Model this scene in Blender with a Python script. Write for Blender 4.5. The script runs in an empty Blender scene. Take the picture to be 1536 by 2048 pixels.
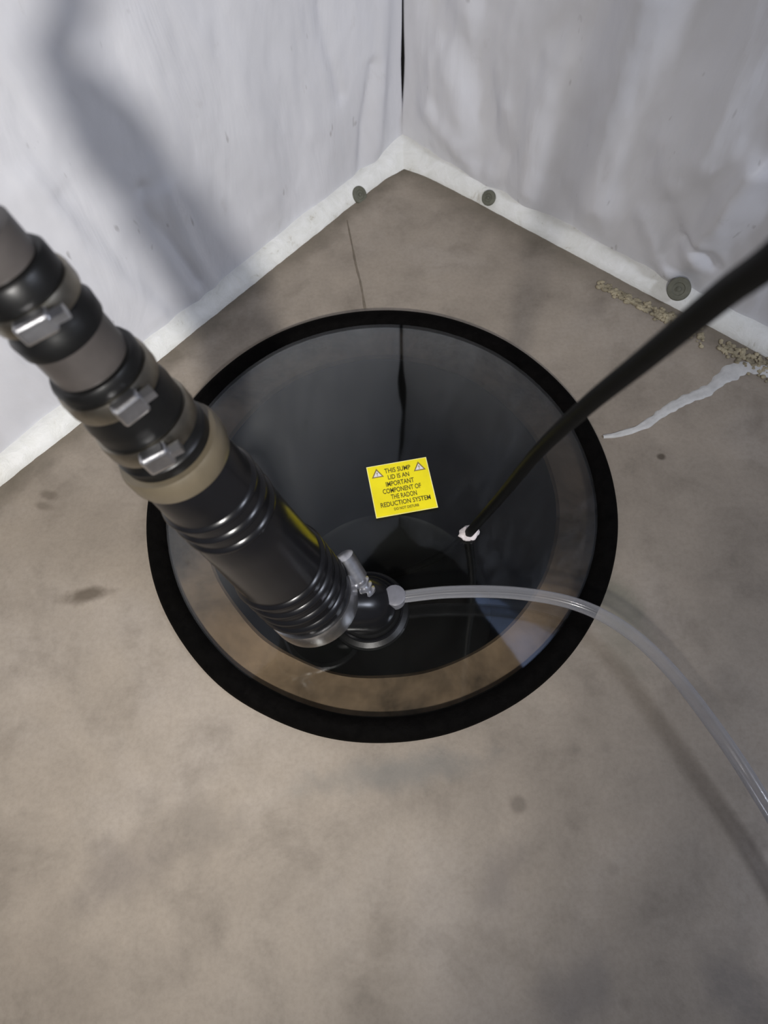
import bpy, bmesh, math, random
import numpy as np
from mathutils import Vector, Matrix, noise
random.seed(7)
S = bpy.context.scene
COL = S.collection

# ------------------------------------------------------------------ camera, light, exposure
H = 0.90                                   # phone held 0.9 m above the slab
FPX = 1350.0
PITCH, ROLL = math.radians(66), math.radians(-3)
Fv = Vector((0, math.cos(PITCH), -math.sin(PITCH)))
U0 = Vector((0, math.sin(PITCH), math.cos(PITCH)))
X0 = Vector((1, 0, 0))
Xv = math.cos(ROLL) * X0 + math.sin(ROLL) * U0
Uv = -math.sin(ROLL) * X0 + math.cos(ROLL) * U0
CAM = Vector((0, 0, H))
cam = bpy.data.cameras.new('camera')
cam.lens = FPX * 36 / 2048
cam.clip_start = 0.02
cam.dof.use_dof = True
cam.dof.focus_distance = 0.95
cam.dof.aperture_fstop = 5.0
co = bpy.data.objects.new('camera', cam)
COL.objects.link(co)
M = Matrix((Xv, Uv, -Fv)).transposed().to_4x4()
M.translation = CAM
co.matrix_world = M
S.camera = co
S.view_settings.view_transform = 'Standard'
S.view_settings.look = 'None'
S.view_settings.gamma = 1
S.view_settings.use_curve_mapping = False
S.view_settings.exposure = 0.0

w = bpy.data.worlds.new('dim_surroundings')
S.world = w
w.use_nodes = True
bg = w.node_tree.nodes['Background']
bg.inputs[0].default_value = (0.62, 0.66, 0.80, 1)
bg.inputs[1].default_value = 0.24

LPOS = Vector((-0.05, -0.52, 1.00))
ld = bpy.data.lights.new('work_light', 'SPOT')
ld.energy = 66
ld.spot_size = math.radians(97)
ld.spot_blend = 1.0
ld.shadow_soft_size = 0.045
ld.color = (1.0, 0.97, 0.93)
lo = bpy.data.objects.new('work_light', ld)
COL.objects.link(lo)
lo.location = LPOS
lo.rotation_euler = (Vector((-0.52, 0.62, 0.10)) - LPOS).to_track_quat('-Z', 'Y').to_euler()


rl = bpy.data.lights.new('relief_fill_light', 'AREA')  # added cool lamp out of view, rakes across the right liner's folds
rl.shape = 'DISK'; rl.size = 0.35
rl.energy = 14
rl.color = (0.80, 0.86, 1.0)
ro = bpy.data.objects.new('relief_fill_light', rl)
COL.objects.link(ro)
ro.location = (1.45, -0.35, 1.55)
ro.rotation_euler = (Vector((-0.1, 0.9, 0.4)) - Vector(ro.location)).to_track_quat('-Z', 'Y').to_euler()


# ------------------------------------------------------------------ where things stand (metres)
def ray(u, v):
    return Fv + (u - 768) / FPX * Xv + (1024 - v) / FPX * Uv
def at_z(u, v, z=0.0):
    d = ray(u, v)
    return CAM + d * ((z - H) / d.z)
def at_depth(u, v, d):
    return CAM + ray(u, v) * d
CORNER = Vector((0.072, 1.118, 0))         # corner of the floor edge of the liner
DL = Vector((-0.709, -0.706, 0)).normalized()
DR = Vector((0.754, -0.657, 0)).normalized()
NL = Vector((-DL.y, DL.x, 0)); NL = NL if NL.dot(CAM - CORNER) > 0 else -NL
NR = Vector((-DR.y, DR.x, 0)); NR = NR if NR.dot(CAM - CORNER) > 0 else -NR
HEM = 0.030                                # liner lip sticks out this far from the wall
# corner of the wall planes
A_ = np.array([[NL.x, NL.y], [NR.x, NR.y]])
b_ = np.array([NL.dot(CORNER) - HEM, NR.dot(CORNER) - HEM])
wc = np.linalg.solve(A_, b_)
WC = Vector((wc[0], wc[1], 0))
WALL_H = 1.86
def on_wall(u, v, side):
    n, d = (NL, DL) if side == 'l' else (NR, DR)
    q = ray(u, v)
    p = CAM + q * ((WC - CAM).dot(n) / q.dot(n))
    return ((p - WC).dot(d), p.z)
PIT = Vector((-0.004, 0.424, 0))
R_OUT = 0.345


# ------------------------------------------------------------------ helpers
def link(name, me, mats, parent=None):
    o = bpy.data.objects.new(name, me)
    COL.objects.link(o)
    if mats is not None:
        for m in (mats if isinstance(mats, (list, tuple)) else [mats]):
            me.materials.append(m)
    if parent: o.parent = parent
    return o
def from_py(name, verts, faces, mat, parent=None, smooth=True):
    me = bpy.data.meshes.new(name)
    me.from_pydata([tuple(v) for v in verts], [], faces)
    me.update()
    if smooth:
        for p in me.polygons: p.use_smooth = True
    return link(name, me, mat, parent)
def from_bm(name, bm, mat, parent=None, smooth=False):
    bmesh.ops.recalc_face_normals(bm, faces=bm.faces)
    me = bpy.data.meshes.new(name)
    bm.to_mesh(me); bm.free()
    if smooth:
        for p in me.polygons: p.use_smooth = True
    return link(name, me, mat, parent)
def tag(o, label, cat=None, group=None, kind=None):
    if label: o['label'] = label
    if cat: o['category'] = cat
    if group: o['group'] = group
    if kind: o['kind'] = kind
    return o
def thing(name, loc, label, cat, group=None):
    o = bpy.data.objects.new(name, None)
    o.empty_display_size = 0.05
    COL.objects.link(o)
    o.location = loc
    return tag(o, label, cat, group)
def frame_of(ax, ref=None):
    ax = ax.normalized()
    r = ref if ref is not None else Vector((0, 0, 1))
    a = (r - ax * r.dot(ax))
    if a.length < 1e-4: a = Vector((1, 0, 0)) - ax * ax.x
    a.normalize()
    return a, ax.cross(a)
def lathe(name, org, ax, prof, mat, parent=None, n=72, closed=False, wob=0.0):
    """profile of (distance along the axis, radius)"""
    ax = ax.normalized(); a, b = frame_of(ax)
    vs, fs = [], []
    for (k, r) in prof:
        for i in range(n):
            t = 2 * math.pi * i / n
            rr = r * (1 + wob * noise.noise(Vector((math.cos(t) * 3, math.sin(t) * 3, k * 30))))
            vs.append(org + ax * k + (a * math.cos(t) + b * math.sin(t)) * rr)
    m = len(prof)
    for j in range(m if closed else m - 1):
        for i in range(n):
            k2 = (j + 1) % m
            fs.append((j * n + i, j * n + (i + 1) % n, k2 * n + (i + 1) % n, k2 * n + i))
    if not closed:
        if prof[0][1] > 1e-5: fs.append(tuple(range(n))[::-1])
        if prof[-1][1] > 1e-5: fs.append(tuple((m - 1) * n + i for i in range(n)))
    bm = bmesh.new()
    bv = [bm.verts.new(v) for v in vs]
    for f in fs: bm.faces.new([bv[i] for i in f])
    o = from_bm(name, bm, mat, parent, smooth=True)
    em = o.data
    em.set_sharp_from_angle(angle=math.radians(38))
    return o
def catmull(pts, n=12):
    P = [pts[0] * 2 - pts[1]] + list(pts) + [pts[-1] * 2 - pts[-2]]
    out = []
    for i in range(1, len(P) - 2):
        for k in range(n):
            t = k / n
            p0, p1, p2, p3 = P[i - 1], P[i], P[i + 1], P[i + 2]
            out.append(0.5 * ((2 * p1) + (p2 - p0) * t + (2 * p0 - 5 * p1 + 4 * p2 - p3) * t * t + (3 * p1 - p0 - 3 * p2 + p3) * t ** 3))
    out.append(pts[-1].copy())
    return out
def tube(name, pts, r, mat, parent=None, n=20, steps=14, inner=None):
    """sweep of a round section; r is a number or a function of 0..1"""
    c = catmull(pts, steps)
    vs, fs = [], []
    t0 = (c[1] - c[0]).normalized()
    a, b = frame_of(t0)
    m = len(c)
    for j, p in enumerate(c):
        t = (c[min(j + 1, m - 1)] - c[max(j - 1, 0)]).normalized()
        a = (a - t * a.dot(t)).normalized(); b = t.cross(a)
        rr = r(j / (m - 1)) if callable(r) else r
        for i in range(n):
            th = 2 * math.pi * i / n
            vs.append(p + (a * math.cos(th) + b * math.sin(th)) * rr)
    for j in range(m - 1):
        for i in range(n):
            fs.append((j * n + i, j * n + (i + 1) % n, (j + 1) * n + (i + 1) % n, (j + 1) * n + i))
    fs.append(tuple(range(n))[::-1]); fs.append(tuple((m - 1) * n + i for i in range(n)))
    return from_py(name, vs, fs, mat, parent)
def rbox(name, centre, ax, ay, az, dims, mat, parent=None, bev=0.15):
    bm = bmesh.new()
    bmesh.ops.create_cube(bm, size=1)
    bmesh.ops.scale(bm, vec=dims, verts=bm.verts)
    bmesh.ops.bevel(bm, geom=list(bm.edges), offset=min(dims) * bev, segments=3, affect='EDGES', profile=0.5)
    R = Matrix((ax, ay, az)).transposed().to_4x4()
    R.translation = centre
    bmesh.ops.transform(bm, matrix=R, verts=bm.verts)
    return from_bm(name, bm, mat, parent, smooth=False)


# ------------------------------------------------------------------ materials
def new_mat(name):
    m = bpy.data.materials.new(name)
    m.use_nodes = True
    nt = m.node_tree
    return m, nt, nt.nodes['Principled BSDF']
def N(nt, typ, **kw):
    n = nt.nodes.new(typ)
    for k, v in kw.items():
        if k in n.inputs: n.inputs[k].default_value = v
        else: setattr(n, k, v)
    return n
def noise_tex(nt, scale, detail=4, rough=0.55, vec=None, dist=0.0):
    n = nt.nodes.new('ShaderNodeTexNoise')
    n.inputs['Scale'].default_value = scale
    n.inputs['Detail'].default_value = detail
    n.inputs['Roughness'].default_value = rough
    n.inputs['Distortion'].default_value = dist
    if vec is not None: nt.links.new(vec, n.inputs['Vector'])
    return n
def ramp(nt, src, stops):
    r = nt.nodes.new('ShaderNodeValToRGB')
    e = r.color_ramp.elements
    while len(e) > 1: e.remove(e[0])
    e[0].position, e[0].color = stops[0][0], (*stops[0][1], 1)
    for p, c in stops[1:]:
        q = e.new(p); q.color = (*c, 1)
    nt.links.new(src, r.inputs[0])
    return r
def mix(nt, fac, a, b, mode='MIX'):
    m = nt.nodes.new('ShaderNodeMix')
    m.data_type = 'RGBA'; m.blend_type = mode
    for sock, val in ((m.inputs[0], fac), (m.inputs[6], a), (m.inputs[7], b)):
        if hasattr(val, 'is_output') or isinstance(val, bpy.types.NodeSocket): nt.links.new(val, sock)
        elif isinstance(val, (int, float)): sock.default_value = val
        else: sock.default_value = (*val, 1)
    return m.outputs[2]
def math_n(nt, op, a, b=None, clamp=False):
    m = nt.nodes.new('ShaderNodeMath'); m.operation = op; m.use_clamp = clamp
    for i, v in enumerate((a, b)):
        if v is None: continue
        if isinstance(v, bpy.types.NodeSocket): nt.links.new(v, m.inputs[i])
        else: m.inputs[i].default_value = v
    return m.outputs[0]
def bump(nt, bs, h, strength, dist):
    b = nt.nodes.new('ShaderNodeBump')
    b.inputs['Strength'].default_value = strength
    b.inputs['Distance'].default_value = dist
    nt.links.new(h, b.inputs['Height'])
    nt.links.new(b.outputs[0], bs.inputs['Normal'])
def blob(nt, pos, c, rx, ry, ang=0.0, soft=0.6, nz=None):
    """0..1 mask of a soft-edged stain at a place on the slab"""
    mp = nt.nodes.new('ShaderNodeMapping'); mp.vector_type = 'TEXTURE'
    mp.inputs['Location'].default_value = (c.x, c.y, 0)
    mp.inputs['Rotation'].default_value = (0, 0, ang)
    mp.inputs['Scale'].default_value = (rx, ry, 1)
    nt.links.new(pos, mp.inputs['Vector'])
    ln = nt.nodes.new('ShaderNodeVectorMath'); ln.operation = 'LENGTH'
    nt.links.new(mp.outputs[0], ln.inputs[0])
    v = ln.outputs['Value']
    if nz is not None:
        v = math_n(nt, 'ADD', v, math_n(nt, 'MULTIPLY', math_n(nt, 'SUBTRACT', nz, 0.5), 1.3))
    mr = nt.nodes.new('ShaderNodeMapRange')
    mr.interpolation_type = 'SMOOTHSTEP'
    mr.inputs['From Min'].default_value = 1.0
    mr.inputs['From Max'].default_value = 1.0 - soft
    nt.links.new(v, mr.inputs['Value'])
    return mr.outputs[0]

def mat_concrete():
    m, nt, bs = new_mat('concrete')
    tc = nt.nodes.new('ShaderNodeNewGeometry'); pos = tc.outputs['Position']
    big = noise_tex(nt, 3.2, 5, 0.6, pos, 0.2)
    mid = noise_tex(nt, 11, 6, 0.62, pos, 0.2)
    fine = noise_tex(nt, 160, 3, 0.7, pos)
    c = ramp(nt, big.outputs[0], [(0.30, (0.262, 0.222, 0.178)), (0.52, (0.330, 0.282, 0.228)), (0.72, (0.39, 0.340, 0.288))]).outputs[0]
    c2 = ramp(nt, mid.outputs[0], [(0.30, (0.55, 0.54, 0.53)), (0.48, (0.92, 0.92, 0.92)), (0.70, (1.12, 1.11, 1.10))]).outputs[0]
    c = mix(nt, 0.60, c, c2, 'MULTIPLY')
    c3 = ramp(nt, fine.outputs[0], [(0.30, (0.74, 0.73, 0.72)), (0.6, (1.06, 1.06, 1.06))]).outputs[0]
    c = mix(nt, 0.35, c, c3, 'MULTIPLY')
    # scattered dark specks and drips
    vor = nt.nodes.new('ShaderNodeTexVoronoi'); vor.inputs['Scale'].default_value = 13
    nt.links.new(pos, vor.inputs['Vector'])
    sp = ramp(nt, vor.outputs['Distance'], [(0.03, (1, 1, 1)), (0.14, (0, 0, 0))]).outputs[0]
    sel = ramp(nt, noise_tex(nt, 6, 2, 0.5, pos).outputs[0], [(0.50, (0, 0, 0)), (0.62, (1, 1, 1))]).outputs[0]
    spm = math_n(nt, 'MULTIPLY', sp, sel)
    c = mix(nt, math_n(nt, 'MULTIPLY', spm, 0.45), c, (0.10, 0.085, 0.07))
    nz = noise_tex(nt, 22, 4, 0.6, pos).outputs[0]
    def stain(u, v, rx, ry, ang, col, amt, soft=0.7):
        nonlocal c
        p = at_z(u, v)
        k = blob(nt, pos, p, rx, ry, ang, soft, nz)
        c = mix(nt, math_n(nt, 'MULTIPLY', k, amt), c, col)
    stain(178, 1190, 0.052, 0.017, 0.10, (0.075, 0.055, 0.035), 0.75)
    stain(95, 990, 0.020, 0.010, -0.3, (0.12, 0.095, 0.07), 0.6)
    stain(85, 1012, 0.022, 0.009, -0.3, (0.12, 0.095, 0.07), 0.5)
    stain(1235, 1220, 0.05, 0.10, 0.2, (0.15, 0.15, 0.11), 0.6, 0.9)
    stain(1322, 914, 0.008, 0.007, 0, (0.06, 0.045, 0.03), 0.8)
    stain(1037, 1610, 0.015, 0.015, 0, (0.14, 0.115, 0.09), 0.6)
    stain(800, 1545, 0.16, 0.03, 0.1, (0.17, 0.165, 0.15), 0.6, 0.9)
    stain(1150, 1980, 0.07, 0.05, 0.3, (0.13, 0.12, 0.12), 0.35, 0.9)
    stain(1000, 1760, 0.08, 0.035, 1.2, (0.14, 0.12, 0.11), 0.35, 0.9)
    stain(240, 1740, 0.09, 0.05, 0.4, (0.14, 0.12, 0.11), 0.35, 0.9)
    stain(400, 1640, 0.08, 0.05, -0.2, (0.15, 0.13, 0.11), 0.35, 0.9)
    stain(1480, 1980, 0.06, 0.07, 0.2, (0.12, 0.11, 0.11), 0.4, 0.9)
    # uneven darker lines along the foot of both walls
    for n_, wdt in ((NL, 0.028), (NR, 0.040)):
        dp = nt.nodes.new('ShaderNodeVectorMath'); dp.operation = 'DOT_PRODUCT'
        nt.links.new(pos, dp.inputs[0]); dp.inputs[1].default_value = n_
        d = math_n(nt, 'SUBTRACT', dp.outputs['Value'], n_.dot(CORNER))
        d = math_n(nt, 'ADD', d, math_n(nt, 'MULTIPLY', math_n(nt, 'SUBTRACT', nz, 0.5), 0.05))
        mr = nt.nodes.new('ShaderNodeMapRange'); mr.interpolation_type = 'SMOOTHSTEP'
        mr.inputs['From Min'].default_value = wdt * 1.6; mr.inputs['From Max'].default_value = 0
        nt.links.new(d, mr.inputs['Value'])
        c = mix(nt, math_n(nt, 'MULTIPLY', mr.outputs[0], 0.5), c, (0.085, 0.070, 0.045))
    nt.links.new(c, bs.inputs['Base Color'])
    bs.inputs['Roughness'].default_value = 0.62
    bs.inputs['Specular IOR Level'].default_value = 0.35
    h = math_n(nt, 'ADD', math_n(nt, 'MULTIPLY', mid.outputs[0], 1.0), math_n(nt, 'MULTIPLY', fine.outputs[0], 0.12))
    bump(nt, bs, h, 0.28, 0.006)
    return m
def mat_liner(name='white_wall_liner', tint=(0.70, 0.70, 0.73)):
    m, nt, bs = new_mat(name)
    tc = nt.nodes.new('ShaderNodeNewGeometry'); pos = tc.outputs['Position']
    mp = nt.nodes.new('ShaderNodeMapping'); mp.inputs['Scale'].default_value = (1, 1, 0.4)
    nt.links.new(pos, mp.inputs['Vector'])
    a = noise_tex(nt, 5, 5, 0.6, mp.outputs[0], 0.5)
    b = noise_tex(nt, 24, 5, 0.65, mp.outputs[0], 0.4)
    c = ramp(nt, a.outputs[0], [(0.3, tuple(x * 0.88 for x in tint)), (0.6, tint)]).outputs[0]
    dirt = ramp(nt, b.outputs[0], [(0.63, (0, 0, 0)), (0.74, (1, 1, 1))]).outputs[0]
    c = mix(nt, math_n(nt, 'MULTIPLY', dirt, 0.22), c, (0.36, 0.33, 0.31))
    sp = noise_tex(nt, 48, 2, 0.5, mp.outputs[0])
    s2 = ramp(nt, sp.outputs[0], [(0.70, (0, 0, 0)), (0.76, (1, 1, 1))]).outputs[0]
    c = mix(nt, math_n(nt, 'MULTIPLY', s2, 0.5), c, (0.20, 0.18, 0.17))
    nt.links.new(c, bs.inputs['Base Color'])
    bs.inputs['Roughness'].default_value = 0.42
    bs.inputs['Specular IOR Level'].default_value = 0.35
    f = noise_tex(nt, 9, 4, 0.6, mp.outputs[0], 0.8)
    f2 = noise_tex(nt, 300, 2, 0.5, pos)
    bump(nt, bs, math_n(nt, 'ADD', f.outputs[0], math_n(nt, 'MULTIPLY', f2.outputs[0], 0.02)), 0.35, 0.012)
    return m
def mat_hem():
    m, nt, bs = new_mat('white_sealed_lip')
    pos = nt.nodes.new('ShaderNodeNewGeometry').outputs['Position']
    a = noise_tex(nt, 30, 5, 0.65, pos, 0.4)
    c = ramp(nt, a.outputs[0], [(0.28, (0.52, 0.49, 0.42)), (0.38, (0.76, 0.76, 0.72)), (0.7, (0.86, 0.86, 0.84))]).outputs[0]
    nt.links.new(c, bs.inputs['Base Color'])
    bs.inputs['Roughness'].default_value = 0.5
    bump(nt, bs, a.outputs[0], 0.5, 0.006)
    return m
def mat_simple(name, col, rough=0.5, metal=0.0, var=0.15, scale=30, bmp=0.1, spec=0.5, dist=0.002, coat=0.0):
    m, nt, bs = new_mat(name)
    pos = nt.nodes.new('ShaderNodeTexCoord').outputs['Object']
    a = noise_tex(nt, scale, 5, 0.6, pos, 0.3)
    c = ramp(nt, a.outputs[0], [(0.3, tuple(x * (1 - var) for x in col)), (0.7, tuple(min(1, x * (1 + var)) for x in col))]).outputs[0]
    nt.links.new(c, bs.inputs['Base Color'])
    bs.inputs['Roughness'].default_value = rough
    bs.inputs['Metallic'].default_value = metal
    bs.inputs['Specular IOR Level'].default_value = spec
    bs.inputs['Coat Weight'].default_value = coat
    if bmp: bump(nt, bs, a.outputs[0], bmp, dist)
    return m
def mat_clear_lid():
    """clear sheet: lets light through, mirrors the room by its Fresnel term, thin film of dust"""
    m, nt, bs = new_mat('clear_acrylic')
    out = nt.nodes['Material Output']
    nt.nodes.remove(bs)
    pos = nt.nodes.new('ShaderNodeNewGeometry').outputs['Position']
    tr = nt.nodes.new('ShaderNodeBsdfTransparent'); tr.inputs[0].default_value = (0.90, 0.92, 0.91, 1)
    gl = nt.nodes.new('ShaderNodeBsdfGlossy'); gl.inputs['Roughness'].default_value = 0.035
    wv = noise_tex(nt, 5, 2, 0.5, pos)
    bp = nt.nodes.new('ShaderNodeBump'); bp.inputs['Strength'].default_value = 0.10; bp.inputs['Distance'].default_value = 0.01
    nt.links.new(wv.outputs[0], bp.inputs['Height']); nt.links.new(bp.outputs[0], gl.inputs['Normal'])
    fr = nt.nodes.new('ShaderNodeFresnel'); fr.inputs['IOR'].default_value = 1.5
    fac = math_n(nt, 'MULTIPLY', fr.outputs[0], 1.45, True)
    m1 = nt.nodes.new('ShaderNodeMixShader')
    nt.links.new(fac, m1.inputs[0]); nt.links.new(tr.outputs[0], m1.inputs[1]); nt.links.new(gl.outputs[0], m1.inputs[2])
    df = nt.nodes.new('ShaderNodeBsdfDiffuse'); df.inputs[0].default_value = (0.42, 0.42, 0.40, 1)
    d = noise_tex(nt, 6, 5, 0.65, pos, 0.8)
    dm = ramp(nt, d.outputs[0], [(0.40, (0.003,) * 3), (0.75, (0.014,) * 3)]).outputs[0]
    m2 = nt.nodes.new('ShaderNodeMixShader')
    nt.links.new(dm, m2.inputs[0]); nt.links.new(m1.outputs[0], m2.inputs[1]); nt.links.new(df.outputs[0], m2.inputs[2])
    nt.links.new(m2.outputs[0], out.inputs[0])
    return m
def mat_clear_hose():
    m, nt, bs = new_mat('clear_vinyl')
    out = nt.nodes['Material Output']
    bs.inputs['Base Color'].default_value = (0.40, 0.40, 0.42, 1)
    bs.inputs['Roughness'].default_value = 0.16
    bs.inputs['Coat Weight'].default_value = 0.6
    tr = nt.nodes.new('ShaderNodeBsdfTransparent'); tr.inputs[0].default_value = (0.93, 0.93, 0.94, 1)
    lw = nt.nodes.new('ShaderNodeLayerWeight'); lw.inputs[0].default_value = 0.5
    f = math_n(nt, 'ADD', math_n(nt, 'MULTIPLY', lw.outputs['Facing'], 0.60), 0.22, True)
    mx = nt.nodes.new('ShaderNodeMixShader')
    nt.links.new(f, mx.inputs[0]); nt.links.new(tr.outputs[0], mx.inputs[1]); nt.links.new(bs.outputs[0], mx.inputs[2])
    nt.links.new(mx.outputs[0], out.inputs[0])
    return m

MC = mat_concrete()
ML = mat_liner()
MHEM = mat_hem()
MBLACK = mat_simple('black_rubber', (0.005, 0.005, 0.005), 0.36, 0, 0.3, 40, 0.15, 0.25)
MSEAL = mat_simple('black_seal', (0.0025, 0.0022, 0.002), 0.8, 0, 0.4, 60, 0.6, 0.04, 0.004)
MGLOSS = mat_simple('glossy_black_plastic', (0.006, 0.006, 0.007), 0.24, 0, 0.2, 25, 0.06, 0.35)
MPIPE = mat_simple('grey_pipe', (0.050, 0.044, 0.041), 0.38, 0, 0.25, 20, 0.05, 0.5)
MTAN = mat_simple('tan_collar', (0.095, 0.078, 0.052), 0.35, 0, 0.2, 20, 0.05, 0.5)
MSTEEL = mat_simple('worn_steel', (0.62, 0.62, 0.64), 0.30, 1, 0.2, 70, 0.25, 0.5, 0.0015)
MBAND = mat_simple('dull_steel_band', (0.26, 0.24, 0.20), 0.34, 1, 0.25, 50, 0.15, 0.5, 0.001)
MDISC = mat_simple('grey_green_disc', (0.115, 0.115, 0.085), 0.55, 0, 0.25, 60, 0.2)
MPIT = mat_simple('dark_basin_plastic', (0.006, 0.005, 0.004), 0.5, 0, 0.5, 12, 0.2)
MFLANGE = mat_simple('dusty_brown_flange', (0.26, 0.170, 0.108), 0.7, 0, 0.75, 9, 0.7, 0.3, 0.008)
MWOOD = mat_simple('dark_joist_wood', (0.075, 0.045, 0.028), 0.8, 0, 0.4, 9, 0.3)
MDARK = mat_simple('dark_foundation_block', (0.012, 0.011, 0.011), 0.9, 0, 0.3, 12, 0.4)
MCAULK = mat_simple('white_sealant', (0.56, 0.55, 0.53), 0.55, 0, 0.12, 60, 0.4, 0.4, 0.003)
MFOAM = mat_simple('yellowed_foam', (0.36, 0.31, 0.21), 0.8, 0, 0.45, 55, 0.9, 0.2, 0.008)
MPUTTY = mat_simple('white_putty', (0.66, 0.60, 0.60), 0.5, 0, 0.15, 90, 0.6, 0.5, 0.003)
MYEL = mat_simple('yellow_vinyl', (0.92, 0.78, 0.010), 0.45, 0, 0.05, 40, 0.0)
MINK = mat_simple('dark_ink', (0.10, 0.085, 0.012), 0.6, 0, 0.1, 40, 0.0)
MWHITE = mat_simple('white_print', (0.78, 0.74, 0.74), 0.5, 0, 0.05, 40, 0.0)
MBROWN = mat_simple('brown_outline', (0.26, 0.19, 0.05), 0.5, 0, 0.05, 40, 0.0)
MYEDGE = mat_simple('pale_yellow_edge', (0.92, 0.86, 0.35), 0.5, 0, 0.05, 40, 0.0)
MLID = mat_clear_lid()
MHOSE = mat_clear_hose()
MCORD = mat_simple('black_cord', (0.003, 0.003, 0.003), 0.55, 0, 0.2, 40, 0.05, 0.12)


# ------------------------------------------------------------------ the setting
# slab with a round opening for the basin
n = 128
rings = []
def sq(t, hs):
    c_, s_ = math.cos(t), math.sin(t)
    k = hs / max(abs(c_), abs(s_))
    return Vector((c_ * k, s_ * k, 0))
vs = []
for j, q in enumerate([-1, 0, .02, .06, .12, .2, .32, .5, .75, 1.0]):
    for i in range(n):
        t = 2 * math.pi * i / n
        inner = Vector((math.cos(t), math.sin(t), 0)) * 0.331
        outer = sq(t, 2.6)
        if q < 0: p = inner + Vector((0, 0, -0.12))
        else: p = inner.lerp(outer, q)
        vs.append(PIT + p)
fs = []
for j in range(9):
    for i in range(n):
        fs.append((j * n + i, j * n + (i + 1) % n, (j + 1) * n + (i + 1) % n, (j + 1) * n + i))
fl = from_py('floor', vs, [f[::-1] for f in fs], MC, smooth=False)
tag(fl, None, None, None, 'structure')

# liner sheets hung on both walls: folds are real relief
def seg_ridges(side, specs):
    out = []
    for pts, amp, wd in specs:
        out.append(([on_wall(u, v, side) for u, v in pts], amp, wd))
    return out
RID = {
 'l': seg_ridges('l', [
   ([(200, 60), (235, 180), (268, 300)], -0.006, 0.022),
   ([(150, 0), (210, 170), (300, 420)], 0.005, 0.030),
   ([(390, 560), (300, 430), (285, 380)], -0.010, 0.010),
   ([(440, 600), (370, 480), (330, 380)], 0.010, 0.012),
   ([(420, 640), (330, 490), (300, 400)], 0.008, 0.010),
   ([(380, 660), (250, 520), (130, 400)], -0.006, 0.014),
   ([(330, 640), (180, 490), (60, 380)], 0.007, 0.022),
   ([(740, 130), (725, 260), (716, 370)], -0.009, 0.010),  # crease standing in for the wire shadow on the wall
   ([(770, 0), (760, 140), (745, 330)], 0.010, 0.014),
   ([(620, 0), (650, 120), (640, 240)], 0.004, 0.030),
   ([(500, 0), (540, 200), (530, 400)], 0.004, 0.035),
   ([(420, 30), (430, 230), (470, 420)], -0.004, 0.030),
   ([(640, 10), (656, 100), (680, 190)], -0.005, 0.010)]),
 'r': seg_ridges('r', [
   ([(880, 0), (950, 150), (1005, 300)], -0.012, 0.026),
   ([(1110, 130), (1075, 250), (1050, 400)], 0.016, 0.022),
   ([(1290, 0), (1240, 200), (1205, 400)], 0.018, 0.030),
   ([(1150, 250), (1120, 350), (1140, 450)], -0.010, 0.026),
   ([(930, 30), (910, 150), (935, 280)], 0.009, 0.022),
   ([(1345, 565), (1325, 500), (1300, 430)], 0.012, 0.017),
   ([(1362, 560), (1372, 480), (1352, 400)], -0.010, 0.017),
   ([(1350, 540), (1440, 440), (1520, 330)], 0.018, 0.018),
   ([(1400, 520), (1350, 380), (1340, 280)], 0.008, 0.018),
   ([(1430, 530), (1416, 500), (1380, 470)], -0.010, 0.008),
   ([(975, 385), (1010, 300), (1010, 220)], 0.008, 0.016),
   ([(975, 385), (920, 300), (860, 220)], 0.009, 0.018),
   ([(830, 330), (860, 300), (880, 340)], -0.006, 0.010),
   ([(1500, 0), (1470, 150), (1420, 300)], 0.010, 0.030),
   ([(1090, 120), (1180, 40), (1200, 0)], -0.009, 0.030)]),
}
def seg_d(p, a, b):
    ab = b - a
    t = np.clip(((p - a) @ ab) / (ab @ ab + 1e-12), 0, 1)
    return np.hypot(*(p - a - t[:, None] * ab).T)
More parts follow.
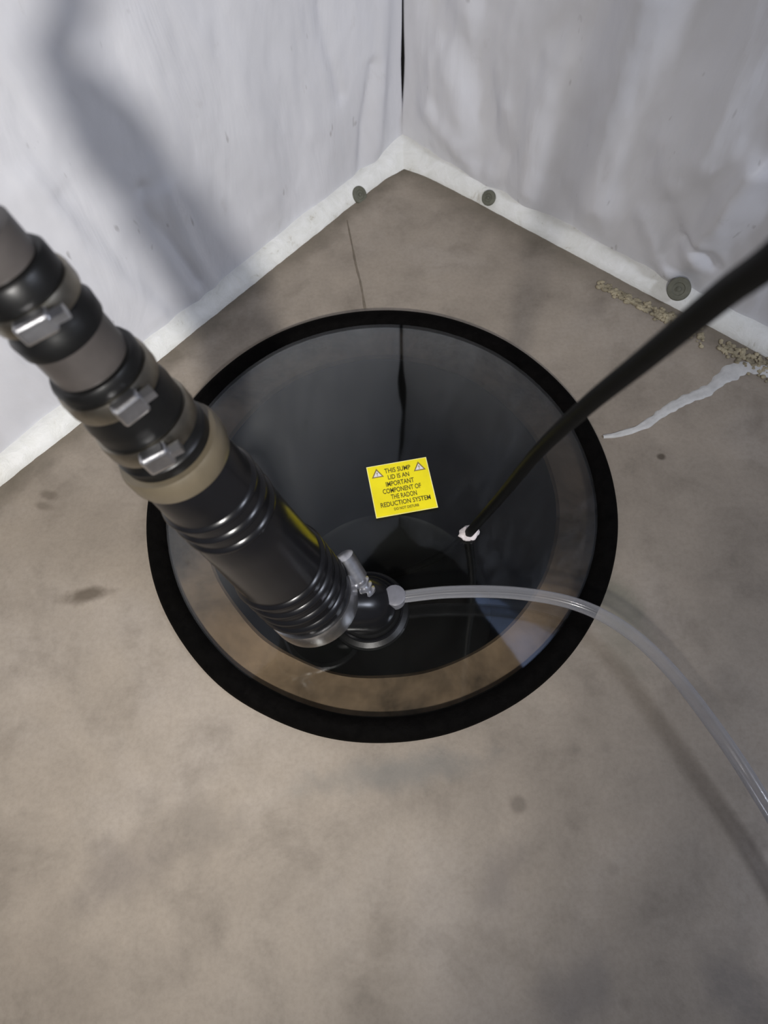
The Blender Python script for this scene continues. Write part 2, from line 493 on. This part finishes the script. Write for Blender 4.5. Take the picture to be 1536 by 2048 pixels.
def wall_sheet(name, side, mat):
    nrm, d = (NL, DL) if side == 'l' else (NR, DR)
    ss = np.concatenate([np.linspace(0.0, 0.9, 260), np.linspace(0.91, 2.9, 60)])
    zz = np.concatenate([np.linspace(0.0, 0.75, 190), np.linspace(0.76, WALL_H, 60)])
    Sg, Z = np.meshgrid(ss, zz)
    P = np.c_[Sg.ravel(), Z.ravel()]
    h = np.zeros(len(P))
    for pts, amp, wd in RID[side]:
        pts = np.array(pts)
        dist = np.min([seg_d(P, pts[i], pts[i + 1]) for i in range(len(pts) - 1)], axis=0)
        wd *= 1.25; h += amp * (0.8 if side == 'l' else 1.05) * np.exp(-(dist / wd) ** 2)
    off = 0 if side == 'l' else 40
    sc = 0.010 if side == 'l' else 0.022
    for i, (s_, z_) in enumerate(P):
        h[i] += sc * noise.fractal(Vector((s_ * 5.5 + off, z_ * 2.2, 3.0)), 1.0, 2.2, 4)
        h[i] += 0.0010 * noise.fractal(Vector((s_ * 26 + off, z_ * 14, 9.0)), 1.0, 2.0, 3)
    h *= np.clip(P[:, 1] / 0.05, 0.0, 1) * 0.9 + 0.1
    h *= np.clip(P[:, 0] / 0.06, 0.15, 1)
    # the edge of the sheet is drawn back from the corner into a slit that closes at the foot
    gap = 0.009 * np.clip((P[:, 1] - 0.055) / 0.12, 0, 1) + 0.012 * np.exp(-((P[:, 1] - 0.85) / 0.25) ** 2)
    gap = gap * (0.75 + 0.25 * np.sin(P[:, 1] * 18))
    edge = np.exp(-(P[:, 0] / 0.02) ** 2) * 0.4
    s2 = P[:, 0] + gap * np.exp(-P[:, 0] / 0.03)
    hh = h + edge * 0.004
    vs = [WC + d * float(a) + nrm * float(b) + Vector((0, 0, float(c))) for a, b, c in zip(s2, hh, P[:, 1])]
    nx = len(ss)
    fs = []
    for j in range(len(zz) - 1):
        for i in range(nx - 1):
            a = j * nx + i
            fs.append((a, a + 1, a + nx + 1, a + nx))
    o = from_py(name, vs, fs, mat)
    md = o.modifiers.new('thickness', 'SOLIDIFY'); md.thickness = 0.003; md.offset = 0
    return tag(o, None, None, None, 'structure')
wall_sheet('wall_left', 'l', ML)
wall_sheet('wall_right', 'r', ML)

# foundation wall behind the liner, seen only through the corner slit and above the liner
for nm, nrm, d in (('wall_left_foundation', NL, DL), ('wall_right_foundation', NR, DR)):
    bm = bmesh.new()
    base = WC - nrm * 0.035
    c = [base - d * 0.15, base + d * 2.9, base + d * 2.9 - nrm * 0.15, base - d * 0.15 - nrm * 0.15]
    lo_ = [bm.verts.new(p) for p in c]; hi = [bm.verts.new(p + Vector((0, 0, 2.30))) for p in c]
    bm.faces.new(lo_); bm.faces.new(hi)
    for i in range(4): bm.faces.new((lo_[i], lo_[(i + 1) % 4], hi[(i + 1) % 4], hi[i]))
    tag(from_bm(nm, bm, MDARK), None, None, None, 'structure')

# lip of the liner turned out onto the slab and sealed
def hem(name, side):
    nrm, d = (NL, DL) if side == 'l' else (NR, DR)
    m_ = 520; L = 2.2
    vs, fs = [], []
    prof = [(-0.010, 0.025), (0.006, 0.025), (0.012, 0.022), (0.018, 0.017), (0.024, 0.011), (0.029, 0.004), (0.030, -0.001)]
    for i in range(m_ + 1):
        s_ = L * i / m_
        w1 = 1 + 0.10 * noise.fractal(Vector((s_ * 7, 0 if side == 'l' else 7, 1)), 1, 2, 3)
        w2 = noise.fractal(Vector((s_ * 45, 2 if side == 'l' else 9, 5)), 1, 2, 3) * 0.0009
        for k, (o_, z_) in enumerate(prof):
            e = 1.0 if k < 2 else w1
            oo = o_ if k < 1 else o_ * (0.55 + 0.45 * w1) + (w2 if k > 1 else 0)
            zc = z_ * (0.8 + 0.2 * w1) if k < 6 else z_
            # a rounded fillet of sealant fills the very corner
            fill = math.exp(-(s_ / 0.055) ** 2)
            oo += fill * 0.016 * (k / 6)
            zc += fill * 0.010 * (1 - k / 6)
            vs.append(WC + d * s_ + nrm * oo + Vector((0, 0, zc)))
    q = len(prof)
    for i in range(m_):
        for k in range(q - 1):
            a = i * q + k
            fs.append((a, a + q, a + q + 1, a + 1))
    o = from_py(name, vs, fs, MHEM)
    return tag(o, None, None, None, 'structure')
hem('baseboard_left', 'l')
hem('baseboard_right', 'r')

# underside of the floor above
CZ = 2.20
bm = bmesh.new()
bmesh.ops.create_cube(bm, size=1)
bmesh.ops.scale(bm, vec=(5.2, 5.2, 0.03), verts=bm.verts)
bmesh.ops.translate(bm, vec=(0, 0.2, CZ + 0.015), verts=bm.verts)
tag(from_bm('ceiling', bm, MWOOD), None, None, None, 'structure')
bd = (DL - DR).normalized()
for i in range(9):
    p = Vector((0, -1.6 + i * 0.406, 0))
    o = rbox('trim_%d' % (i + 1), p + Vector((0, 0.03, CZ - 0.10)), Vector((1, 0, 0)), Vector((0, 1, 0)), Vector((0, 0, 1)), (4.6 if i < 4 else 0.9 + (8 - i) * 0.75, 0.038, 0.20), MWOOD, bev=0.05)
    tag(o, None, None, None, 'structure')


# ------------------------------------------------------------------ basin, lid
basin = thing('sump_basin', PIT + Vector((0, 0, -0.60)), 'dark round sump basin sunk in the floor under the clear lid', 'sump basin')
def local(parent, o):
    """keep world coordinates while parented to an unrotated empty"""
    o.data.transform(Matrix.Translation(-parent.location))
    return o
up = Vector((0, 0, 1))
R_IN = 0.260
local(basin, lathe('basin_wall', PIT, up, [(-0.60, 0.0001), (-0.60, 0.225), (-0.595, 0.235), (-0.30, 0.247), (-0.02, R_IN), (-0.017, R_IN + .003), (-0.020, R_IN + 0.012), (-0.30, 0.262), (-0.612, 0.25), (-0.615, 0.0001)], MPIT, basin, 96))
local(basin, lathe('flange', PIT, up, [(-0.012, R_IN - 0.002), (-0.007, R_IN + 0.002), (-0.008, R_IN + 0.02), (-0.006, 0.312), (-0.006, 0.328), (-0.016, 0.328), (-0.016, R_IN)], MFLANGE, basin, 128, closed=True, wob=0.012))['label'] = 'dusty brown flange ring'

lid = thing('sump_cover', PIT + Vector((0, 0, 0)), 'large round clear sump lid with black rim and yellow sticker set in the concrete floor', 'sump lid')
ZL = 0.008
local(lid, lathe('cover_sheet', PIT, up, [(ZL - 0.004, 0.0001), (ZL - 0.004, 0.3265), (ZL, 0.3265), (ZL, 0.0001)], MLID, lid, 128))['label'] = 'clear shiny acrylic sheet'
# rim seal: rounded, with small lumps
prof = []
for i in range(15):
    t = math.pi * i / 14
    prof.append((0.001 + 0.0155 * math.sin(t), 0.3270 - 0.0160 * math.cos(t)))
seal_prof = [(0.0005, 0.311)] + [(z_, r_) for z_, r_ in prof] + [(0.0005, 0.3435)]
rim = lathe('rim_seal', PIT, up, seal_prof, MSEAL, lid, 220, closed=True, wob=0.004)
local(lid, rim)['label'] = 'thick black rim seal'

# sticker
c00, c10, c11, c01 = at_z(752, 1038, ZL), at_z(875, 1015, ZL), at_z(853, 915, ZL), at_z(733, 935, ZL)
ex = ((c10 - c00) + (c11 - c01)) / 2; ey = ((c01 - c00) + (c11 - c10)) / 2
cen = (c00 + c10 + c11 + c01) / 4
WX, WY = ex.length, ey.length
ex = ex.normalized(); ey = up.cross(ex)
def on_label(x, y, z): return cen + ex * (x * WX / 2) + ey * (y * WY / 2) + up * z
def slab_poly(name, pts, z0, z1, mat, parent):
    bm = bmesh.new()
    a = [bm.verts.new(on_label(x, y, z0)) for x, y in pts]; b = [bm.verts.new(on_label(x, y, z1)) for x, y in pts]
    bm.faces.new(a); bm.faces.new(b)
    k = len(pts)
    for i in range(k): bm.faces.new((a[i], a[(i + 1) % k], b[(i + 1) % k], b[i]))
    return from_bm(name, bm, mat, parent)
lab = slab_poly('warning_label', [(-1, -1), (1, -1), (1, 1), (-1, 1)], 0.0004, 0.0010, MYEL, lid)
local(lid, lab); lab['label'] = 'bright yellow warning sticker with dark lettering'
def child_of_label(o):
    o.parent = lab
    o.data.transform(Matrix.Translation(-lid.location))
    return o
bm = bmesh.new()
for (xa, ya, xb, yb) in ((-1, -1, 1, -.975), (-1, .975, 1, 1), (-1, -.975, -.975, .975), (.975, -.975, 1, .975)):
    a = [bm.verts.new(on_label(x, y, 0.00115)) for x, y in ((xa, ya), (xb, ya), (xb, yb), (xa, yb))]
    bm.faces.new(a)
child_of_label(from_bm('label_border', bm, MYEDGE))
def text_mesh(name, s, cx, cy, wdt, hgt, mat, z=0.0014):
    cu = bpy.data.curves.new(name + '_curve', 'FONT')
    cu.body = s; cu.align_x = 'CENTER'; cu.align_y = 'CENTER'; cu.size = 1.0; cu.offset = 0.012; cu.resolution_u = 3
    tmp = bpy.data.objects.new(name + '_curve', cu)
    COL.objects.link(tmp)
    bpy.context.view_layer.update()
    me = bpy.data.meshes.new_from_object(tmp.evaluated_get(bpy.context.evaluated_depsgraph_get()))
    bpy.data.objects.remove(tmp); bpy.data.curves.remove(cu)
    co_ = np.array([v.co[:] for v in me.vertices])
    mn, mx = co_.min(0), co_.max(0)
    for v in me.vertices:
        x = cx + ((v.co.x - mn[0]) / (mx[0] - mn[0]) - 0.5) * wdt
        y = cy + ((v.co.y - mn[1]) / (mx[1] - mn[1]) - 0.5) * hgt
        v.co = on_label(x, y, z)
    me.materials.clear()
    return child_of_label(link(name, me, mat))
for s, cx, cy, wd_, hg in (('THIS SUMP', -0.01, 0.72, 0.86, 0.19), ('LID IS AN', -0.02, 0.46, 0.70, 0.18), ('IMPORTANT', -0.02, 0.20, 0.92, 0.19),
                       ('COMPONENT OF', 0.00, -0.06, 1.25, 0.19), ('THE RADON', 0.02, -0.31, 0.84, 0.19), ('REDUCTION SYSTEM', 0.03, -0.56, 1.62, 0.18),
                       ('DO NOT DISTURB', 0.02, -0.78, 0.80, 0.10)):
    text_mesh('lettering', s, cx, cy, wd_, hg, MINK)
for sx in (-0.69, 0.70):
    tri = [(sx - 0.20, 0.52), (sx + 0.20, 0.52), (sx, 0.88)]
    a = slab_poly('warning_triangle', tri, 0.0011, 0.00125, MBROWN, None); child_of_label(a)
    tri = [(sx - 0.135, 0.56), (sx + 0.135, 0.56), (sx, 0.79)]
    b = slab_poly('triangle_face', tri, 0.00125, 0.0014, MWHITE, None); child_of_label(b)
    text_mesh('exclamation_mark', '!', sx, 0.65, 0.035, 0.14, MBROWN, 0.0016)


# ------------------------------------------------------------------ discharge pipe assembly
B0 = Vector((-0.095, 0.249, 0.069)); AX = (at_depth(125, 660, 0.45) - B0).normalized()
FOOT = at_z(738, 1222, ZL)
pipe = thing('discharge_pipe', FOOT, 'thick black discharge pipe with steel clamps rising from the sump lid at an angle', 'pipe')
ZB, ZT0, ZT, L0 = 0.86, 0.56, 0.45, 0.43867
TOP = at_depth(125, 660, ZT); L1 = (TOP - B0).length
def rm(k):
    s_ = k / L0
    u = s_ * ZT0 / (ZB * (1 - s_) + ZT0 * s_)
    s1 = u * ZB / (ZT * (1 - u) + ZB * u)
    return s1 * L1, (ZB + (ZT - ZB) * s1) / (ZB + (ZT0 - ZB) * s_)
def pl(name, prof, mat, nseg=80, closed=False):
    return local(pipe, lathe(name, B0, AX, [(rm(k)[0], r * rm(k)[1]) for k, r in prof], mat, pipe, nseg, closed))
# neck from the lid up into the valve body
local(pipe, tube('neck', [FOOT, FOOT + Vector((-0.001, 0.0, 0.030)), FOOT + (B0 - FOOT) * 0.62 + Vector((0, 0, 0.012)), B0 + AX * 0.02], 0.036, MGLOSS, pipe, 48))
local(pipe, lathe('lid_grommet', FOOT - up * 0.0, up, [(0.0, 0.052), (0.004, 0.055), (0.009, 0.053), (0.012, 0.046), (0.024, 0.043), (0.027, 0.040), (0.027, 0.034)], MBLACK, pipe, 64))
local(pipe, lathe('hose_clamp', FOOT + up * 0.012, up, [(0.0, 0.044), (0.0, 0.0465), (0.010, 0.0465), (0.010, 0.044)], MGLOSS, pipe, 64, closed=True))
# valve body with ribbed cuffs
def rib(k, r, w=0.0045, a=0.0035): return [(k - w, r), (k - w * .5, r + a * .8), (k, r + a), (k + w * .5, r + a * .8), (k + w, r)]
body = [(-0.004, 0.050), (-0.002, 0.055), (0.016, 0.056)]
for k in (0.034, 0.052, 0.070, 0.088): body += rib(k, 0.0552, a=0.0042)
body += [(0.100, 0.0548), (0.105, 0.0545), (0.13, 0.054), (0.165, 0.0535), (0.178, 0.0535)]
for k in (0.196, 0.214, 0.232): body += rib(k, 0.0515)
body += [(0.246, 0.0505), (0.268, 0.0500), (0.280, 0.047), (0.284, 0.040)]
pl('valve_body', body, MGLOSS)
def clamp(k, r, wdt, ang, tan=1.0, size=(0.024, 0.020, 0.013), mat=None):
    cl = pl('hose_clamp', [(k - wdt / 2, r - .002), (k - wdt / 2, r + 0.0012), (k - wdt * .3, r + 0.002), (k + wdt * .3, r + 0.002), (k + wdt / 2, r + 0.0012), (k + wdt / 2, r - .002)], mat or MBAND)
    r *= rm(k)[1]; size = tuple(q * rm(k)[1] * 1.12 for q in size); k = rm(k)[0]
    c = B0 + AX * k
    v = (CAM - c); v = (v - AX * v.dot(AX)).normalized(); wv = AX.cross(v)
    rad = v * math.cos(ang) + wv * math.sin(ang); tn = AX.cross(rad)
    sc = rbox('screw_housing', c + rad * (r + size[2] * .45) - pipe.location, tn, AX, rad, size, MSTEEL, cl, 0.25)
    bm = bmesh.new()
    bmesh.ops.create_cone(bm, cap_ends=True, segments=6, radius1=0.0055, radius2=0.0055, depth=0.010)
    R = Matrix((rad, AX, tn)).transposed().to_4x4(); R.translation = c + rad * (r + size[2] * .45) + tn * (size[0] / 2 + 0.004) - pipe.location
    bmesh.ops.transform(bm, matrix=R, verts=bm.verts)
    from_bm('hex_screw', bm, MSTEEL, cl)
    cl['label'] = 'dull steel hose clamp'
    return cl
clamp(0.008, 0.0568, 0.022, 2.3, mat=MSTEEL)
pl('collar', [(0.276, 0.046), (0.278, 0.0525), (0.284, 0.0545), (0.296, 0.0545), (0.301, 0.052), (0.303, 0.043)], MTAN)['label'] = 'tan collar ring'
pl('rubber_coupling', [(0.300, 0.040), (0.302, 0.0465), (0.312, 0.0475), (0.315, 0.045), (0.340, 0.0440), (0.352, 0.0440), (0.358, 0.0445), (0.372, 0.042), (0.392, 0.041), (0.402, 0.042), (0.406, 0.040), (0.407, 0.034)], MBLACK)
clamp(0.332, 0.0455, 0.018, -0.30)
clamp(0.384, 0.0425, 0.018, -0.05)
pl('pipe_section', [(0.400, 0.030), (0.400, 0.0355), (0.446, 0.0355), (0.446, 0.030)], MPIPE)['label'] = 'bare grey pipe'
pl('rubber_coupling', [(0.438, 0.034), (0.440, 0.0385), (0.452, 0.0395), (0.456, 0.037), (0.484, 0.0365), (0.500, 0.0365), (0.503, 0.034), (0.504, 0.027)], MBLACK)
clamp(0.474, 0.0378, 0.016, -0.30, size=(0.026, 0.017, 0.011))
pl('pipe_section', [(0.498, 0.024), (0.498, 0.030), (0.530, 0.030), (0.531, 0.026)], MPIPE)
u0 = B0 + AX * (rm(0.53)[0] - 0.01)
local(pipe, tube('upper_pipe', [u0, u0 + AX * 0.03, Vector((-0.198, 0.283, 0.69)), Vector((-0.188, 0.28, 0.80)), Vector((-0.186, 0.28, 1.2)), Vector((-0.186, 0.28, 2.195))], 0.0145, MBLACK, pipe, 40))
# threaded bolt of the lid grommet clamp
b1, b2 = at_depth(686, 1110, 0.835), at_depth(742, 1196, 0.868)
bx_ = (b2 - b1); bl = bx_.length; bx_.normalize()
pr = [(0.0, 0.009), (0.002, 0.0128), (bl * .52, 0.0128), (bl * .54, 0.009)]
for i in range(4):
    k = bl * (.58 + i * .115); pr += [(k, 0.0085), (k + bl * .03, 0.0118), (k + bl * .06, 0.0118), (k + bl * .09, 0.0085)]
local(pipe, lathe('threaded_bolt', b1, bx_, pr, MSTEEL, pipe, 24))['label'] = 'grey steel threaded bolt'

# ------------------------------------------------------------------ clear hose, its fitting
f0 = at_z(786, 1196, 0.045)
hose = thing('clear_hose', at_z(786, 1205, ZL), 'clear plastic tube curving from the sump lid across the concrete to the right', 'hose')
hp = [f0, at_z(900, 1184, 0.048), at_z(1030, 1186, 0.052), at_z(1150, 1208, 0.056), at_z(1250, 1258, 0.06), at_z(1340, 1340, 0.06), at_z(1430, 1455, 0.06), at_z(1510, 1575, 0.055), at_z(1600, 1730, 0.045), at_z(1700, 1950, 0.03)]
local(hose, tube('hose_tube', hp, lambda q: 0.0080 + 0.0012 * q, MHOSE, hose, 24))
fb = at_z(790, 1212, ZL)
local(hose, lathe('hose_fitting', fb, up, [(0, 0.016), (0.004, 0.017), (0.006, 0.012), (0.030, 0.011), (0.031, 0.014), (0.050, 0.014), (0.052, 0.009)], mat_simple('smoky_plastic', (0.16, 0.16, 0.18), 0.35, 0, 0.2, 60, 0.1), hose, 32))['label'] = 'smoky plastic elbow fitting'

# ------------------------------------------------------------------ power cord
e0 = at_z(936, 1068, ZL)
cord = thing('power_cord', e0, 'black power cord rising from the lid towards the upper right', 'cord')
cp = [at_z(700, 1170, -0.16), at_z(790, 1150, -0.10), at_z(880, 1112, -0.04), e0 + Vector((0, 0, -0.001)), at_depth(1000, 995, 0.80), at_depth(1075, 905, 0.62), at_depth(1170, 815, 0.475), at_depth(1290, 718, 0.375), at_depth(1440, 595, 0.29), at_depth(1600, 465, 0.235), Vector((0.168, 0.195, 0.775)), Vector((0.205, 0.185, 0.90)), Vector((0.27, 0.15, 1.2)), Vector((0.30, 0.12, 2.19))]
local(cord, tube('cord_jacket', cp[3:], 0.0066, MCORD, cord, 24))
local(cord, tube('cord_below_lid', cp[:4], 0.0060, MCORD, cord, 24))
# putty round the cord where it enters the lid
bm = bmesh.new()
bmesh.ops.create_icosphere(bm, subdivisions=4, radius=1)
for v in bm.verts:
    p = v.co.copy()
    q = 1 + 0.22 * noise.fractal(p * 2.2 + Vector((4, 1, 2)), 1, 2, 4)
    v.co = Vector((p.x * 0.0125 * q, p.y * 0.0105 * q, (p.z * 0.011 if p.z > 0 else p.z * 0.002) * q))
dirn = (at_z(970, 1040, ZL) - e0).normalized()
for v in bm.verts:
    v.co += dirn * (max(0, v.co.dot(dirn)) ** 1.0) * 0.5
    v.co += e0
tag(from_bm('sealing_putty', bm, MPUTTY, None, True), 'small white lump of putty around the black cord on the lid', 'putty')

# ------------------------------------------------------------------ liner fasteners
def fastener(u, v, side, r, label, extra=None, lift=0.012):
    nrm, d = (NL, DL) if side == 'l' else (NR, DR)
    q_ = ray(u, v)
    c = CAM + q_ * ((WC + nrm * lift - CAM).dot(nrm) / q_.dot(nrm))
    t = thing('liner_fastener', c, label, 'fastener', 'round fasteners along the foot of the liner')
    ax = (nrm * 0.75 + up * 0.65).normalized()
    local(t, lathe('disc', c, ax, [(-0.012, r * .6), (0.000, r), (0.0025, r), (0.004, r * .93), (0.0045, r * .55), (0.0035, r * .5), (0.0035, 0.0001)], MDISC, t, 40))
    local(t, lathe('nail_head', c, ax, [(0.003, r * .22), (0.0055, r * .20), (0.0062, r * .10), (0.0063, 0.0001)], MDISC, t, 20))
fastener(1358, 578, 'r', 0.0185, 'round grey-green fastener on the right wall liner near the black cord', lift=0.024)
fastener(978, 396, 'r', 0.013, 'small dark round fastener on the right wall just right of the corner', lift=0.022)
fastener(718, 390, 'l', 0.015, 'round grey fastener on the left wall liner just left of the corner', lift=0.026)
fastener(382, 655, 'l', 0.016, 'shaded round fastener on the left wall liner beside the black pipe', lift=0.020)

# ------------------------------------------------------------------ sealant smear and foam on the slab
def smear(name, px, widths, z, mat, label, cat):
    pts = [at_z(u, v, 0) for u, v in px]
    c = catmull(pts, 14)
    m_ = len(c); vs, fs = [], []
    K = 9
    for j, p in enumerate(c):
        t = (c[min(j + 1, m_ - 1)] - c[max(0, j - 1)]).normalized(); sd = up.cross(t)
        q = j / (m_ - 1) * (len(widths) - 1); i0 = min(int(q), len(widths) - 2); wdt = widths[i0] + (widths[i0 + 1] - widths[i0]) * (q - i0)
        wdt *= 1 + 0.35 * noise.fractal(p * 40, 1, 2, 3)
        for k in range(K):
            a = -1 + 2 * k / (K - 1)
            hgt = z * math.sqrt(max(0, 1 - a * a)) * (1 + 0.4 * noise.fractal(p * 60 + Vector((k, 0, 0)), 1, 2, 3))
            e = 1 + 0.25 * noise.noise(p * 90 + Vector((0, 0, a)))
            vs.append(p + sd * (a * wdt * e) + up * (hgt + 0.0002 if 0 < k < K - 1 else -0.0005))
    for j in range(m_ - 1):
        for k in range(K - 1):
            a = j * K + k
            fs.append((a, a + 1, a + K + 1, a + K))
    return tag(from_py(name, vs, fs, mat), label, cat)
smear('sealant_smear', [(1206, 874), (1240, 868), (1290, 850), (1330, 822), (1370, 800), (1420, 778), (1450, 752), (1490, 735), (1530, 742), (1600, 762)], [0.0025, 0.005, 0.007, 0.009, 0.009, 0.012, 0.012, 0.010, 0.011], 0.0022, MCAULK,
      'long white smear of sealant on the concrete right of the lid', 'sealant')
# foam crumbs squeezed out under the right lip
bm = bmesh.new()
random.seed(3)
for i in range(420):
    q = random.random()
    if 0.62 < q < 0.70: continue
    u = 1195 + q * 345; v = 566 + q * 172 + random.gauss(3, 9) * (0.4 + q)
    p = at_z(u, v, 0)
    rr = random.uniform(0.0010, 0.0036)
    r_ = bmesh.ops.create_icosphere(bm, subdivisions=2, radius=rr)
    for vv in r_['verts']:
        f_ = 1 + 0.35 * noise.noise(vv.co * 300 + Vector((i, 0, 0)))
        vv.co = Vector((vv.co.x * f_ * 1.3, vv.co.y * f_ * 1.3, vv.co.z * f_ * 0.7)) + p + up * 0.001
tag(from_bm('foam_crumbs', bm, MFOAM, None, True), 'crumbly yellowed foam along the foot of the right wall', 'foam', None, 'stuff')
# thin wire's shadow painted as a dark strip from left fastener to the lid
wsh = smear('wire_shadow', [(694, 440), (702, 480), (712, 530), (722, 570), (730, 618)], [0.0014, 0.0018, 0.0022, 0.002, 0.0024], 0.0003, mat_simple('wire_shadow_tint', (0.17, 0.14, 0.105), 0.9, 0, 0.2, 60, 0.2),
           'thin painted shadow line on the concrete between lid and left wall', 'wire_shadow')
wsh.parent = fl
del wsh['category']

# ------------------------------------------------------------------ glowing panel added under the joists to make the blue reflection in the lid
quad = [Vector((0.375, 0.87, 1.97)), Vector((0.74, 0.76, 1.97)), Vector((0.71, 0.60, 1.97)), Vector((0.56, 0.50, 1.97))]
qc = sum(quad, Vector()) / 4
glow_panel = thing('added_glow_panel', qc, 'pale blue glowing panel added overhead, its mirror image showing at the lower right of the lid', 'glow_panel')
def plate(name, grow, z0, z1, mat):
    bm = bmesh.new()
    a = [bm.verts.new(qc + (p - qc) * grow + up * z0) for p in quad]; b = [bm.verts.new(qc + (p - qc) * grow + up * z1) for p in quad]
    bm.faces.new(a); bm.faces.new(b)
    for k in range(4): bm.faces.new((a[k], a[(k + 1) % 4], b[(k + 1) % 4], b[k]))
    return local(glow_panel, from_bm(name, bm, mat, glow_panel))
mg, nt, bs = new_mat('blue_glow')
bs.inputs['Base Color'].default_value = (0.6, 0.7, 0.8, 1)
bs.inputs['Emission Color'].default_value = (0.40, 0.55, 1.0, 1)
nz_ = noise_tex(nt, 5, 3, 0.5, nt.nodes.new('ShaderNodeNewGeometry').outputs['Position'])
nt.links.new(math_n(nt, 'MULTIPLY', nz_.outputs[0], 1.6), bs.inputs['Emission Strength'])
plate('glow_face', 1.0, 0.0, 0.01, mg)
plate('glow_back', 1.06, 0.011, 0.10, MDARK)
